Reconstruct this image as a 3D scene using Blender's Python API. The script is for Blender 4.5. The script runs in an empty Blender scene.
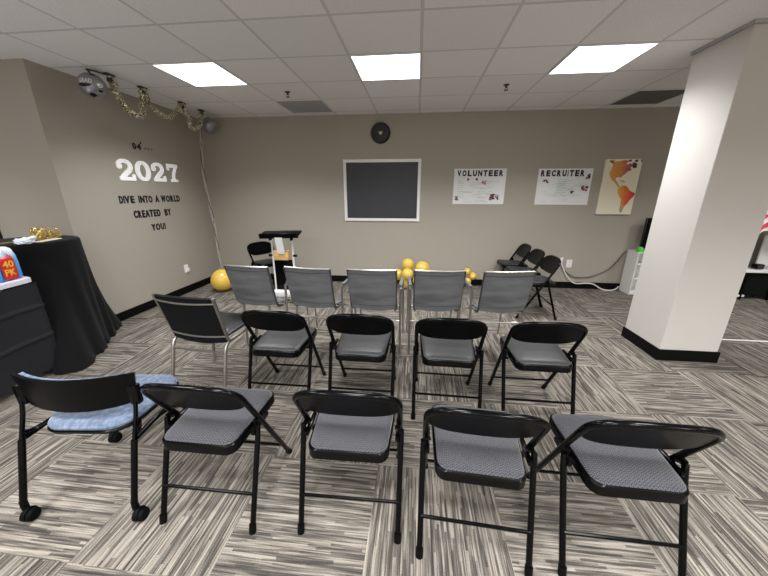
import bpy, bmesh, math, random
from mathutils import Vector, Matrix
from mathutils.geometry import tessellate_polygon
random.seed(7)
PI = math.pi
D = bpy.data
col = bpy.context.scene.collection

# ------------------------------------------------------------------ materials
def srgb(r, g, b):
    f = lambda c: (c/255/12.92) if c/255 <= .04045 else ((c/255+.055)/1.055)**2.4
    return (f(r), f(g), f(b), 1)

def mat(name, c, rough=.5, metal=0., spec=.5, coat=0., sheen=0., bump=None, emit=None, trans=0., alpha=None):
    m = D.materials.new(name); m.use_nodes = True
    nt = m.node_tree; b = nt.nodes['Principled BSDF']
    b.inputs['Base Color'].default_value = c
    b.inputs['Roughness'].default_value = rough
    b.inputs['Metallic'].default_value = metal
    b.inputs['Specular IOR Level'].default_value = spec
    b.inputs['Coat Weight'].default_value = coat
    b.inputs['Sheen Weight'].default_value = sheen
    if emit:
        b.inputs['Emission Color'].default_value = emit[0]
        b.inputs['Emission Strength'].default_value = emit[1]
    if bump:                                   # (scale, strength, colour variation)
        tc = nt.nodes.new('ShaderNodeTexCoord')
        n = nt.nodes.new('ShaderNodeTexNoise'); n.inputs['Scale'].default_value = bump[0]
        n.inputs['Detail'].default_value = 4
        nt.links.new(tc.outputs['Object'], n.inputs['Vector'])
        bp = nt.nodes.new('ShaderNodeBump'); bp.inputs['Strength'].default_value = bump[1]
        bp.inputs['Distance'].default_value = .01
        nt.links.new(n.outputs['Fac'], bp.inputs['Height'])
        nt.links.new(bp.outputs['Normal'], b.inputs['Normal'])
        if len(bump) > 2:
            mx = nt.nodes.new('ShaderNodeMix'); mx.data_type = 'RGBA'
            k = bump[2]
            mx.inputs[6].default_value = (c[0]*(1-k), c[1]*(1-k), c[2]*(1-k), 1)
            mx.inputs[7].default_value = (min(1, c[0]*(1+k)), min(1, c[1]*(1+k)), min(1, c[2]*(1+k)), 1)
            nt.links.new(n.outputs['Fac'], mx.inputs[0])
            nt.links.new(mx.outputs[2], b.inputs['Base Color'])
    return m

class G:
    """tiny helper for math node graphs"""
    def __init__(s, m): s.nt = m.node_tree; s.b = s.nt.nodes['Principled BSDF']
    def n(s, t, **k):
        x = s.nt.nodes.new(t)
        for a, v in k.items(): setattr(x, a, v)
        return x
    def put(s, v, sock):
        if isinstance(v, (int, float)): sock.default_value = v
        elif isinstance(v, tuple): sock.default_value = v
        else: s.nt.links.new(v, sock)
    def m(s, op, a, b=0., c=0.):
        x = s.n('ShaderNodeMath', operation=op)
        s.put(a, x.inputs[0]); s.put(b, x.inputs[1]); s.put(c, x.inputs[2])
        return x.outputs[0]
    def xyz(s, space='Object'):
        t = s.n('ShaderNodeTexCoord'); x = s.n('ShaderNodeSeparateXYZ')
        s.nt.links.new(t.outputs[space], x.inputs[0]); return x.outputs
    def vec(s, a, b, c=0.):
        x = s.n('ShaderNodeCombineXYZ')
        s.put(a, x.inputs[0]); s.put(b, x.inputs[1]); s.put(c, x.inputs[2]); return x.outputs[0]
    def noise(s, v, scale=1., detail=0., dim='3D'):
        x = s.n('ShaderNodeTexNoise', noise_dimensions=dim); s.put(v, x.inputs['Vector'])
        x.inputs['Scale'].default_value = scale; x.inputs['Detail'].default_value = detail
        return x.outputs['Fac']
    def white(s, v):
        x = s.n('ShaderNodeTexWhiteNoise', noise_dimensions='3D'); s.put(v, x.inputs['Vector']); return x.outputs['Value']
    def mixf(s, f, a, b):
        x = s.n('ShaderNodeMix'); s.put(f, x.inputs['Factor']); s.put(a, x.inputs['A']); s.put(b, x.inputs['B']); return x.outputs['Result']
    def mixc(s, f, a, b):
        x = s.n('ShaderNodeMix', data_type='RGBA')
        s.put(f, x.inputs[0]); s.put(a, x.inputs[6]); s.put(b, x.inputs[7]); return x.outputs[2]
    def ramp(s, f, stops, interp='LINEAR'):
        x = s.n('ShaderNodeValToRGB'); x.color_ramp.interpolation = interp
        e = x.color_ramp.elements
        e[0].position = stops[0][0]; e[0].color = stops[0][1]
        e[1].position = stops[-1][0]; e[1].color = stops[-1][1]
        for p, c in stops[1:-1]: e.new(p).color = c
        s.put(f, x.inputs[0]); return x.outputs[0]
    def base(s, v): s.put(v, s.b.inputs['Base Color'])
    def bump(s, h, st=.3, dist=.005):
        x = s.n('ShaderNodeBump'); x.inputs['Strength'].default_value = st; x.inputs['Distance'].default_value = dist
        s.put(h, x.inputs['Height']); s.nt.links.new(x.outputs[0], s.b.inputs['Normal'])

# carpet tiles: quarter-turned 0.605 m squares with streaks
M_carpet = mat('carpet', srgb(130, 124, 118), .95, spec=.1)
g = G(M_carpet); X = g.xyz()
T = .605
ix = g.m('FLOOR', g.m('DIVIDE', g.m('ADD', X[0], .17), T)); iy = g.m('FLOOR', g.m('DIVIDE', g.m('SUBTRACT', X[1], .74), T))
par = g.m('GREATER_THAN', g.m('PINGPONG', g.m('ADD', ix, iy), 1.), .5)
sa = g.mixf(par, X[1], X[0]); ta = g.mixf(par, X[0], X[1])
trnd = g.white(g.vec(ix, iy, 3.))
def streak(w, f, seed, hard):
    k = g.m('FLOOR', g.m('DIVIDE', ta, w))
    r = g.white(g.vec(k, g.m('MULTIPLY', trnd, 57.), seed))
    s_ = g.m('ADD', g.m('MULTIPLY', sa, g.m('MULTIPLY', f, g.m('ADD', r, .6))), g.m('MULTIPLY', r, 37.))
    if hard: return g.white(g.vec(g.m('FLOOR', s_), k, g.m('ADD', g.m('MULTIPLY', trnd, 91.), seed)))
    return g.noise(g.vec(s_, g.m('MULTIPLY', k, 7.13), g.m('ADD', g.m('MULTIPLY', trnd, 91.), seed)), 1., 1.)
s1 = streak(.0042, 5., 1., False); s2 = streak(.0105, 3.4, 11., True); s3 = streak(.0072, 4.4, 21., False)
grain = g.noise(g.vec(g.m('MULTIPLY', X[0], 300.), g.m('MULTIPLY', X[1], 300.), 0.), 1., 2.)
sv = g.m('ADD', g.m('MULTIPLY', s1, .48), g.m('ADD', g.m('MULTIPLY', s2, .19), g.m('MULTIPLY', s3, .33)))
sv = g.m('ADD', sv, g.m('MULTIPLY', g.m('SUBTRACT', grain, .5), .30))
cr = g.ramp(sv, [(.28, srgb(52, 49, 47)), (.41, srgb(74, 70, 66)), (.50, srgb(104, 99, 92)), (.58, srgb(134, 127, 118)), (.72, srgb(162, 155, 144))])
g.base(cr); g.bump(sv, .25, .003)

M_wall = mat('taupe_wall_paint', srgb(169, 163, 152), .75, spec=.25, bump=(60, .05, .02))
M_white_wall = mat('pillar_paint', srgb(206, 202, 197), .7, spec=.25, bump=(60, .04, .01))
M_base = mat('black_vinyl_base', srgb(8, 8, 9), .5, spec=.15, bump=(30, .03, .1))
M_ceil = mat('ceiling_tile', srgb(188, 187, 186), .95, spec=.1)
g = G(M_ceil); X = g.xyz()
fx = g.m('PINGPONG', g.m('ADD', X[0], .0044), .305); fy = g.m('PINGPONG', g.m('SUBTRACT', X[1], 3.014), .305)
ln = g.m('MINIMUM', fx, fy)
line = g.m('LESS_THAN', ln, .006)
line2 = g.m('LESS_THAN', ln, .010)
spk = g.noise(g.vec(X[0], X[1], 0.), 140., 3.)
pit = g.ramp(spk, [(.38, (.72, .72, .72, 1)), (.5, (1, 1, 1, 1))])
tint = g.white(g.vec(g.m('FLOOR', g.m('DIVIDE', g.m('ADD', X[0], .0044), .61)), g.m('FLOOR', g.m('DIVIDE', g.m('SUBTRACT', X[1], 3.014), .61)), 1.))
tc_ = g.mixc(tint, srgb(238, 238, 239), srgb(246, 246, 247))
mm = g.n('ShaderNodeMix', data_type='RGBA', blend_type='MULTIPLY'); mm.inputs[0].default_value = .5
g.put(tc_, mm.inputs[6]); g.put(pit, mm.inputs[7])
c1 = g.mixc(line2, mm.outputs[2], srgb(196, 196, 197)); c2 = g.mixc(line, c1, srgb(216, 216, 217))
g.base(c2); g.bump(g.m('ADD', g.m('MULTIPLY', spk, .25), g.m('SUBTRACT', 1., line2)), .4, .004)

M_light = mat('light_diffuser', (1, 1, 1, 1), .6, emit=((1, 1, 1, 1), 3.5))
M_lightframe = mat('light_frame', srgb(225, 225, 225), .5, bump=(20, .02, .02))
M_black_metal = mat('black_powder_coat', srgb(5, 5, 6), .16, spec=.16, bump=(40, .01, .1))
M_black_panel = mat('black_back_panel', srgb(5, 5, 6), .3, spec=.1, bump=(30, .01, .15))
M_rubber = mat('black_rubber', srgb(5, 5, 5), .6, spec=.1, bump=(90, .05, .1))
M_black_plastic = mat('black_plastic', srgb(5, 5, 6), .28, spec=.13, bump=(120, .03, .1))
M_piping = mat('black_seat_edge', srgb(5, 5, 6), .22, spec=.18, bump=(90, .03, .1))
M_vinyl = mat('grey_vinyl', srgb(54, 54, 55), .42, spec=.35, bump=(26, .12, .06))
M_dark_vinyl = mat('dark_vinyl', srgb(40, 41, 43), .42, spec=.45, bump=(26, .12, .06))
M_black_vinyl = mat('black_vinyl', srgb(34, 36, 42), .38, spec=.45, bump=(26, .12, .06))
M_fabric = mat('patterned_grey_fabric', srgb(110, 110, 115), .9, spec=.15, sheen=.2)
g = G(M_fabric); X = g.xyz()
zig = g.m('MULTIPLY', g.m('PINGPONG', X[0], .0075), .9)
wv = g.m('SINE', g.m('MULTIPLY', g.m('ADD', X[1], zig), 680.))
wv2 = g.m('SINE', g.m('MULTIPLY', X[0], 900.))
fn = g.noise(g.vec(X[0], X[1], X[2]), 300., 2.)
h = g.m('ADD', g.m('ADD', g.m('MULTIPLY', wv, .26), g.m('MULTIPLY', wv2, .12)), fn)
g.base(g.ramp(h, [(.1, srgb(38, 38, 41)), (.5, srgb(61, 61, 65)), (.9, srgb(90, 90, 95))])); g.bump(h, .3, .002)
M_mesh = mat('grey_mesh_fabric', srgb(104, 105, 107), .95, spec=.1)
g = G(M_mesh); X = g.xyz()
a = g.m('SINE', g.m('MULTIPLY', X[0], 1400.)); b_ = g.m('SINE', g.m('MULTIPLY', X[2], 1400.))
sm = g.noise(g.vec(g.m('MULTIPLY', X[0], 3.), g.m('MULTIPLY', X[2], 14.), 0.), 1., 2.)
g.base(g.ramp(g.m('ADD', g.m('MULTIPLY', g.m('MULTIPLY', a, b_), .12), sm), [(.3, srgb(88, 89, 91)), (.7, srgb(112, 113, 115))])); g.bump(g.m('MULTIPLY', a, b_), .2, .001)
M_meshtrim = mat('dark_grey_trim', srgb(62, 63, 65), .5, bump=(90, .03, .1))
M_armpad = mat('grey_arm_pad', srgb(96, 98, 104), .5, bump=(90, .03, .1))
M_blackmesh = mat('black_mesh_fabric', srgb(10, 11, 15), .6, spec=.2, bump=(300, .1, .25))
M_chrome = mat('brushed_chrome', srgb(190, 188, 186), .28, metal=1., bump=(80, .02, .05))
M_dullchrome = mat('dull_silver_tube', srgb(150, 146, 140), .36, metal=.85, bump=(80, .02, .05))
M_blue = mat('blue_fabric', srgb(120, 146, 182), .9, spec=.15, sheen=.2)
g = G(M_blue); X = g.xyz()
n1 = g.noise(g.vec(X[0], X[1], X[2]), 45., 5.); n2 = g.noise(g.vec(X[0], X[1], X[2]), 400., 1.)
g.base(g.ramp(g.m('ADD', g.m('MULTIPLY', n1, .7), g.m('MULTIPLY', n2, .3)), [(.36, srgb(78, 91, 111)), (.5, srgb(98, 112, 134)), (.64, srgb(124, 137, 155))])); g.bump(n2, .3, .002)
M_cloth = mat('black_tablecloth', srgb(11, 11, 13), .85, spec=.12, sheen=.06, bump=(10, .3, .25))
M_skirt = mat('charcoal_table_skirt', srgb(33, 33, 38), .75, spec=.25, bump=(12, .25, .15))
M_whiteplastic = mat('white_plastic', srgb(226, 226, 236), .45, bump=(60, .05, .02))
M_white = mat('white_paint', srgb(232, 232, 230), .5, bump=(40, .02, .02))
M_plate = mat('outlet_white', srgb(238, 238, 236), .4, bump=(40, .02, .02))
M_greyleg = mat('grey_table_leg', srgb(176, 172, 168), .45, bump=(60, .03, .05))
M_board = mat('black_board', srgb(58, 59, 66), .38, spec=.4, bump=(5, .02, .06))
M_boardframe = mat('white_frame', srgb(238, 238, 236), .45, bump=(30, .02, .02))
M_clockrim = mat('clock_rim', srgb(24, 25, 30), .4, bump=(50, .03, .1))
M_clockface = mat('clock_face', srgb(104, 106, 110), .5, bump=(30, .02, .2))
M_cream = mat('cream_hands', srgb(226, 214, 196), .4, bump=(30, .02, .05))
M_paper = mat('poster_paper', srgb(234, 235, 236), .7, bump=(20, .03, .02))
M_ink = mat('dark_ink', srgb(38, 28, 40), .6, bump=(30, .02, .1))
M_green_ink = mat('green_marker', srgb(150, 206, 168), .7, bump=(30, .02, .1))
M_grey_ink = mat('grey_marker', srgb(196, 198, 206), .7, bump=(30, .02, .06))
M_maroon = mat('maroon_print', srgb(104, 58, 66), .6, bump=(90, .03, .6))
M_brownp = mat('brown_print', srgb(176, 116, 100), .6, bump=(90, .03, .4))
M_canvas = mat('cream_canvas', srgb(240, 235, 210), .8, bump=(120, .05, .03))
M_letter = mat('black_letters', srgb(18, 18, 20), .55, bump=(40, .02, .1))
M_digit = mat('white_digits', srgb(252, 252, 252), .5, emit=((1, 1, 1, 1), .22), bump=(40, .02, .02))  # faint glow added to brighten the digits; they are not lamps
M_vent = mat('grey_vent', srgb(150, 150, 153), .6)
g = G(M_vent); X = g.xyz()
g.base(g.mixc(g.m('LESS_THAN', g.m('ADD', g.m('PINGPONG', X[0], .01), g.m('PINGPONG', X[1], .01)), .008), srgb(178, 178, 182), srgb(120, 120, 123)))
M_ventdark = mat('dark_vent', srgb(96, 95, 94), .6, bump=(120, .1, .3))
M_gold = mat('gold_latex', srgb(226, 190, 78), .3, spec=.6, coat=.3, bump=(4, .02, .08))
M_goldfoil = mat('gold_foil', srgb(214, 190, 120), .3, metal=.8, bump=(60, .3, .2))
M_foil = mat('silver_foil', srgb(150, 152, 158), .3, metal=.7, bump=(14, .35, .2))
M_foildark = mat('black_foil', srgb(30, 31, 36), .25, metal=.4, bump=(14, .3, .2))
M_foiltext = mat('white_foil_print', srgb(246, 246, 248), .4, bump=(30, .02, .02))
M_tinsel = mat('tinsel_gold', srgb(216, 206, 160), .3, metal=.25)
g = G(M_tinsel); X = g.xyz()
wn = g.noise(g.vec(X[0], X[1], X[2]), 110., 1.)
g.base(g.ramp(wn, [(.44, srgb(36, 34, 30)), (.49, srgb(190, 168, 104)), (.54, srgb(255, 250, 226))]))
M_hook = mat('dark_hook', srgb(52, 52, 56), .5, bump=(60, .05, .1))
M_ribbon = mat('silver_ribbon', srgb(176, 174, 168), .4, metal=.3, bump=(30, .1, .3))
M_ribbondark = mat('dark_ribbon', srgb(88, 84, 78), .5, bump=(30, .1, .3))
M_wood = mat('light_wood', srgb(216, 176, 112), .5)
g = G(M_wood); X = g.xyz()
wn = g.noise(g.vec(g.m('MULTIPLY', X[0], 6.), g.m('MULTIPLY', X[1], 60.), g.m('MULTIPLY', X[2], 60.)), 1., 3.)
g.base(g.ramp(wn, [(.35, srgb(196, 152, 92)), (.6, srgb(226, 190, 126))]))
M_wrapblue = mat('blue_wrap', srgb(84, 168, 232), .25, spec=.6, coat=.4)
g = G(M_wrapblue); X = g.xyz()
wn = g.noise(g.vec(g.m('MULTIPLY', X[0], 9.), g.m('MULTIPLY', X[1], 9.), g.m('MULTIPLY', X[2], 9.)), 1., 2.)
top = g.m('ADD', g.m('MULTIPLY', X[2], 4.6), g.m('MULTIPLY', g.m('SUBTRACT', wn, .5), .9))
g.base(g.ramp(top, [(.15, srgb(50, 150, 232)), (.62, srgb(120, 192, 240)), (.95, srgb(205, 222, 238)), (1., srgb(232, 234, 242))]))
M_wrapred = mat('red_label', srgb(206, 44, 50), .3, spec=.5, bump=(30, .1, .1))
M_yellow = mat('yellow_print', srgb(250, 190, 60), .4, bump=(30, .02, .05))
M_cloud = mat('white_tissue', srgb(226, 232, 240), .7, bump=(30, .5, .06))
M_tv = mat('black_screen', srgb(14, 14, 16), .2, bump=(10, .01, .05))
M_greenp = mat('green_plastic', srgb(80, 200, 70), .4, bump=(30, .02, .05))
M_cordw = mat('white_cord', srgb(222, 218, 212), .5, bump=(60, .02, .03))
M_cordg = mat('grey_cord', srgb(98, 90, 82), .5, bump=(60, .02, .05))
M_doorframe = mat('black_door_frame', srgb(24, 22, 22), .45, bump=(30, .03, .1))
M_flag = mat('flag_cloth', srgb(200, 50, 60), .8)
g = G(M_flag); X = g.xyz('UV')
st = g.m('GREATER_THAN', g.m('PINGPONG', g.m('MULTIPLY', X[1], 13.), 1.), .5)
canton = g.m('MULTIPLY', g.m('LESS_THAN', X[0], .4), g.m('GREATER_THAN', X[1], .46))
g.base(g.mixc(canton, g.mixc(st, srgb(214, 70, 92), srgb(244, 236, 236)), srgb(38, 42, 92)))
M_tape = mat('white_floor_tape', srgb(226, 224, 220), .6, bump=(30, .03, .02))
# watercolour continents
def map_mat(name, z0, z1, x0, x1, left, right, low):
    m = mat(name, left[0], .8); g = G(m); X = g.xyz()
    n = g.noise(g.vec(X[0], X[1], X[2]), 14., 3.)
    t = g.m('ADD', g.m('DIVIDE', g.m('SUBTRACT', X[0], x0), x1-x0), g.m('MULTIPLY', g.m('SUBTRACT', n, .5), .5))
    c = g.ramp(t, left_right(left, right))
    v = g.m('ADD', g.m('DIVIDE', g.m('SUBTRACT', X[2], z0), z1-z0), g.m('MULTIPLY', g.m('SUBTRACT', n, .5), .3))
    k = g.ramp(v, [(0., (1, 1, 1, 1)), (.38, (0, 0, 0, 1))])
    g.base(g.mixc(k, c, low)); return m
def left_right(a, b):
    return [(0., a[0]), (.45, a[1]), (.7, b[0]), (1., b[1])]
M_northmap = map_mat('north_watercolour', -.9, .6, -.16, .17, (srgb(224, 172, 84), srgb(222, 140, 74)), (srgb(172, 92, 110), srgb(112, 62, 88)), srgb(222, 140, 74))
M_southmap = map_mat('south_watercolour', -.36, .02, -.06, .2, (srgb(232, 190, 92), srgb(232, 158, 66)), (srgb(230, 112, 60), srgb(214, 60, 58)), srgb(150, 168, 130))
M_darkmap = mat('plum_watercolour', srgb(88, 52, 72), .8, bump=(14, .02, .3))

# ------------------------------------------------------------------ mesh helpers
def new(): return bmesh.new()

def obj(name, bm, m, parent=None, smooth=True, loc=None, rot=None, angle=.7):
    bmesh.ops.recalc_face_normals(bm, faces=bm.faces)
    me = D.meshes.new(name); bm.to_mesh(me); bm.free()
    if smooth:
        for p in me.polygons: p.use_smooth = True
        me.set_sharp_from_angle(angle=angle)
    me.materials.append(m)
    o = D.objects.new(name, me); col.objects.link(o)
    if parent: o.parent = parent
    if loc: o.location = loc
    if rot: o.rotation_euler = rot
    return o

def thing(name, label, cat, loc=(0, 0, 0), rotz=0., group=None):
    o = D.objects.new(name, None); col.objects.link(o); o.empty_display_size = .1
    o.location = loc; o.rotation_euler = (0, 0, rotz)
    o['label'] = label; o['category'] = cat
    if group: o['group'] = group
    return o
def tag(o, label, cat, group=None, kind=None):
    o['label'] = label; o['category'] = cat
    if group: o['group'] = group
    if kind: o['kind'] = kind
    return o
def struct(name, bm, m, smooth=False, loc=None):
    o = obj(name, bm, m, None, smooth, loc); o['kind'] = 'structure'; return o
def dup(root, loc, rotz, label, group=None):
    r = root.copy(); col.objects.link(r); r.location = loc; r.rotation_euler = (0, 0, rotz)
    r['label'] = label
    if group: r['group'] = group
    for ch in list(root.children):
        c = ch.copy(); col.objects.link(c); c.parent = r
        for gch in list(ch.children):
            d = gch.copy(); col.objects.link(d); d.parent = c
    return r

def add_box(bm, c, s, bev=0., seg=2, M=None):
    r = bmesh.ops.create_cube(bm, size=1.)
    vs = r['verts']
    for v in vs: v.co = Vector((c[0]+v.co.x*s[0], c[1]+v.co.y*s[1], c[2]+v.co.z*s[2]))
    if bev:
        es = list({e for v in vs for e in v.link_edges})
        r2 = bmesh.ops.bevel(bm, geom=es, offset=bev, segments=seg, profile=.5, affect='EDGES')
        vs = list({v for f in r2['faces'] for v in f.verts} | {v for v in vs if v.is_valid})
    if M:
        for v in vs: v.co = M @ v.co
    return bm
def box(c, s, bev=0., seg=2, M=None): return add_box(new(), c, s, bev, seg, M)

def add_tube(bm, pts, r, seg=10, closed=False, cap=True, sy=1.):
    pts = [Vector(p) for p in pts]; n = len(pts)
    rs = r if isinstance(r, (list, tuple)) else [r]*n
    rings = []; prev = None
    for i, p in enumerate(pts):
        if closed: t = (pts[(i+1) % n]-pts[i-1]).normalized()
        else:
            t = (pts[min(i+1, n-1)]-pts[max(i-1, 0)]).normalized()
        if prev is None:
            u = t.orthogonal().normalized()
            if abs(t.z) < .9: u = Vector((0, 0, 1)).cross(t).normalized()
        else: u = (prev-t*prev.dot(t)).normalized()
        prev = u; w = t.cross(u)
        rings.append([bm.verts.new(p+(u*math.cos(2*PI*k/seg)+w*math.sin(2*PI*k/seg)*sy)*rs[i]) for k in range(seg)])
    m = n if closed else n-1
    for i in range(m):
        A, B = rings[i], rings[(i+1) % n]
        for k in range(seg): bm.faces.new((A[k], A[(k+1) % seg], B[(k+1) % seg], B[k]))
    if cap and not closed:
        bm.faces.new(rings[0][::-1]); bm.faces.new(rings[-1])
    return bm
def tube(pts, r, seg=10, **k): return add_tube(new(), pts, r, seg, **k)

def curve(pts, n=8, closed=False):
    """Catmull-Rom through pts"""
    P = [Vector(p) for p in pts]; out = []; N = len(P)
    rng = range(N if closed else N-1)
    for i in rng:
        if closed: a, b, c, d = P[i-1], P[i], P[(i+1) % N], P[(i+2) % N]
        else: a, b, c, d = P[max(i-1, 0)], P[i], P[i+1], P[min(i+2, N-1)]
        for k in range(n):
            t = k/n
            out.append(.5*((2*b)+(c-a)*t+(2*a-5*b+4*c-d)*t*t+(3*b-a-3*c+d)*t**3))
    if not closed: out.append(P[-1])
    return out
def fillet(pts, rad, n=5):
    """polyline with rounded corners"""
    P = [Vector(p) for p in pts]; out = [P[0]]
    for i in range(1, len(P)-1):
        a, b, c = P[i-1], P[i], P[i+1]
        r = rad[i-1] if isinstance(rad, (list, tuple)) else rad
        d1 = min(r, (a-b).length*.49); d2 = min(r, (c-b).length*.49); d = min(d1, d2)
        p, q = b+(a-b).normalized()*d, b+(c-b).normalized()*d
        for k in range(n+1):
            t = k/n; out.append(p*(1-t)**2+b*2*t*(1-t)+q*t*t)
    out.append(P[-1]); return out

def add_lathe(bm, prof, seg=24, c=(0, 0, 0), M=None):
    rings = []
    for r, z in prof:
        if r < 1e-5: rings.append([bm.verts.new((c[0], c[1], c[2]+z))])
        else: rings.append([bm.verts.new((c[0]+r*math.cos(2*PI*k/seg), c[1]+r*math.sin(2*PI*k/seg), c[2]+z)) for k in range(seg)])
    for A, B in zip(rings, rings[1:]):
        for k in range(seg):
            a, b = A[k % len(A)], A[(k+1) % len(A)]; c2, d = B[(k+1) % len(B)], B[k % len(B)]
            f = []
            for v in (a, b, c2, d):
                if v not in f: f.append(v)
            if len(f) > 2: bm.faces.new(f)
    if len(rings[0]) > 1: bm.faces.new(rings[0][::-1])
    if len(rings[-1]) > 1: bm.faces.new(rings[-1])
    if M:
        for R in rings:
            for v in R: v.co = M @ v.co
    return bm
def lathe(prof, seg=24, **k): return add_lathe(new(), prof, seg, **k)

def add_prism(bm, pts, z0, z1, M=None, bev=0.):
    A = [bm.verts.new((p[0], p[1], z0)) for p in pts]; B = [bm.verts.new((p[0], p[1], z1)) for p in pts]
    n = len(pts)
    fa = bm.faces.new(A[::-1]); fb = bm.faces.new(B)
    for i in range(n): bm.faces.new((A[i], A[(i+1) % n], B[(i+1) % n], B[i]))
    if M:
        for v in A+B: v.co = M @ v.co
    return bm
def prism(pts, z0, z1, M=None): return add_prism(new(), pts, z0, z1, M)

def rrect(x0, x1, y0, y1, r, n=6):
    out = []
    for cx, cy, a0 in ((x1-r, y1-r, 0), (x0+r, y1-r, PI/2), (x0+r, y0+r, PI), (x1-r, y0+r, 1.5*PI)):
        for k in range(n+1):
            a = a0+PI/2*k/n; out.append((cx+r*math.cos(a), cy+r*math.sin(a)))
    return out

def add_cushion(bm, outline, layers, M=None):
    """stacked inset copies of an outline: layers = [(inset, z)], closed top and bottom"""
    cx = sum(p[0] for p in outline)/len(outline); cy = sum(p[1] for p in outline)/len(outline)
    hx = max(abs(p[0]-cx) for p in outline); hy = max(abs(p[1]-cy) for p in outline)
    rings = []
    for ins, z in layers:
        kx, ky = (hx-ins)/hx, (hy-ins)/hy
        rings.append([bm.verts.new((cx+(p[0]-cx)*kx, cy+(p[1]-cy)*ky, z)) for p in outline])
    n = len(outline)
    for A, B in zip(rings, rings[1:]):
        for i in range(n): bm.faces.new((A[i], A[(i+1) % n], B[(i+1) % n], B[i]))
    bm.faces.new(rings[0][::-1]); bm.faces.new(rings[-1])
    if M:
        for R in rings:
            for v in R: v.co = M @ v.co
    return bm
def cushion(outline, layers, M=None): return add_cushion(new(), outline, layers, M)

def add_sheet(bm, f, nu, nv, th, uv=False):
    """closed thin sheet: f(u,v) mid-surface, th thickness along its normal"""
    e = 1e-3
    def nrm(u, v):
        a = f(min(u+e, 1), v)-f(max(u-e, 0), v); b = f(u, min(v+e, 1))-f(u, max(v-e, 0))
        n = a.cross(b)
        return n.normalized() if n.length > 1e-12 else Vector((0, 1, 0))
    S = []
    for sg in (-.5, .5):
        S.append([[bm.verts.new(f(i/nu, j/nv)+nrm(max(.02, min(.98, i/nu)), max(.02, min(.98, j/nv)))*th*sg) for j in range(nv+1)] for i in range(nu+1)])
    A, B = S
    for i in range(nu):
        for j in range(nv):
            bm.faces.new((A[i][j], A[i][j+1], A[i+1][j+1], A[i+1][j])); bm.faces.new((B[i][j], B[i+1][j], B[i+1][j+1], B[i][j+1]))
    for i in range(nu):
        bm.faces.new((A[i][0], A[i+1][0], B[i+1][0], B[i][0])); bm.faces.new((A[i][nv], B[i][nv], B[i+1][nv], A[i+1][nv]))
    for j in range(nv):
        bm.faces.new((A[0][j], B[0][j], B[0][j+1], A[0][j+1])); bm.faces.new((A[nu][j], A[nu][j+1], B[nu][j+1], B[nu][j]))
    return bm
def sheet(f, nu, nv, th): return add_sheet(new(), f, nu, nv, th)

def add_ball(bm, c, r, seg=20, ring=12, sz=1., knot=0.):
    prof = []
    for k in range(ring+1):
        a = -PI/2+PI*k/ring
        rr = r*math.cos(a); z = r*math.sin(a)*sz
        prof.append((max(rr, 0 if k in (0, ring) else 1e-4), z))
    prof[0] = (0, prof[0][1]); prof[-1] = (0, prof[-1][1])
    return add_lathe(bm, prof, seg, c)

def text_mesh(s, size=.1, ext=.004, offset=0., M=None, align='CENTER', w=None):
    cu = D.curves.new('t', 'FONT'); cu.body = s; cu.size = size; cu.extrude = ext; cu.offset = offset
    cu.align_x = align; cu.resolution_u = 3
    o = D.objects.new('t', cu); col.objects.link(o)
    bpy.context.view_layer.update()
    me = D.meshes.new_from_object(o.evaluated_get(bpy.context.evaluated_depsgraph_get()))
    D.objects.remove(o); D.curves.remove(cu)
    bm = new(); bm.from_mesh(me); D.meshes.remove(me)
    bmesh.ops.remove_doubles(bm, verts=bm.verts, dist=1e-5)
    return bm
def fit_bm(bm, x0, x1, y0, y1, M=None):
    xs = [v.co.x for v in bm.verts]; ys = [v.co.y for v in bm.verts]
    a, b, c, d = min(xs), max(xs), min(ys), max(ys)
    for v in bm.verts:
        v.co.x = x0+(v.co.x-a)/max(b-a, 1e-6)*(x1-x0); v.co.y = y0+(v.co.y-c)/max(d-c, 1e-6)*(y1-y0)
        if M: v.co = M @ v.co
    return bm

# frames of walls: text plane -> world axes
def wall_matrix(ax, ay, an, org=(0, 0, 0)):
    m = Matrix.Identity(4)
    for i, a in enumerate((ax, ay, an)):
        for k in range(3): m[k][i] = a[k]
    for k in range(3): m[k][3] = org[k]
    return m
M_BACK = wall_matrix((1, 0, 0), (0, 0, 1), (0, -1, 0))     # back wall, seen from the room
M_LEFT = wall_matrix((0, 1, 0), (0, 0, 1), (1, 0, 0))      # left wall

# ------------------------------------------------------------------ room shell
ZC = 2.5725; YB = 5.03; XL = -3.45; YR = 2.80; XR = 6.6; YF = -3.6; XN = -5.6
W = .12
struct('floor', box(((XN+XR)/2, (YF+YB)/2, -.05), (XR-XN+.4, YB-YF+.4, .1)), M_carpet)
struct('ceiling', box(((XN+XR)/2, (YF+YB)/2, ZC+.05), (XR-XN+.4, YB-YF+.4, .1)), M_ceil)
struct('wall_back', box(((XL+XR)/2, YB+W/2, ZC/2), (XR-XL+2*W, W, ZC)), M_wall)
struct('wall_left', box((XL-W/2, (YR+YB)/2, ZC/2), (W, YB-YR, ZC)), M_wall)
struct('wall_return', box(((XN+XL)/2-W/2, YR+W/2, ZC/2), (XL-XN-W, W, ZC)), M_wall)
struct('wall_nook', box((XN-W/2, (YF+YR)/2, ZC/2), (W, YR-YF, ZC)), M_wall)
struct('wall_right', box((XR+W/2, (YF+YB)/2, ZC/2), (W, YB-YF, ZC)), M_wall)
struct('wall_front', box(((XN+XR)/2, YF-W/2, ZC/2), (XR-XN, W, ZC)), M_wall)
BH = .105
struct('baseboard_back', box(((XL+XR)/2, YB-.006, BH/2), (XR-XL, .012, BH), .003), M_base)
struct('baseboard_left', box((XL+.006, (YR+YB)/2, BH/2), (.012, YB-YR, BH), .003), M_base)
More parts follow.
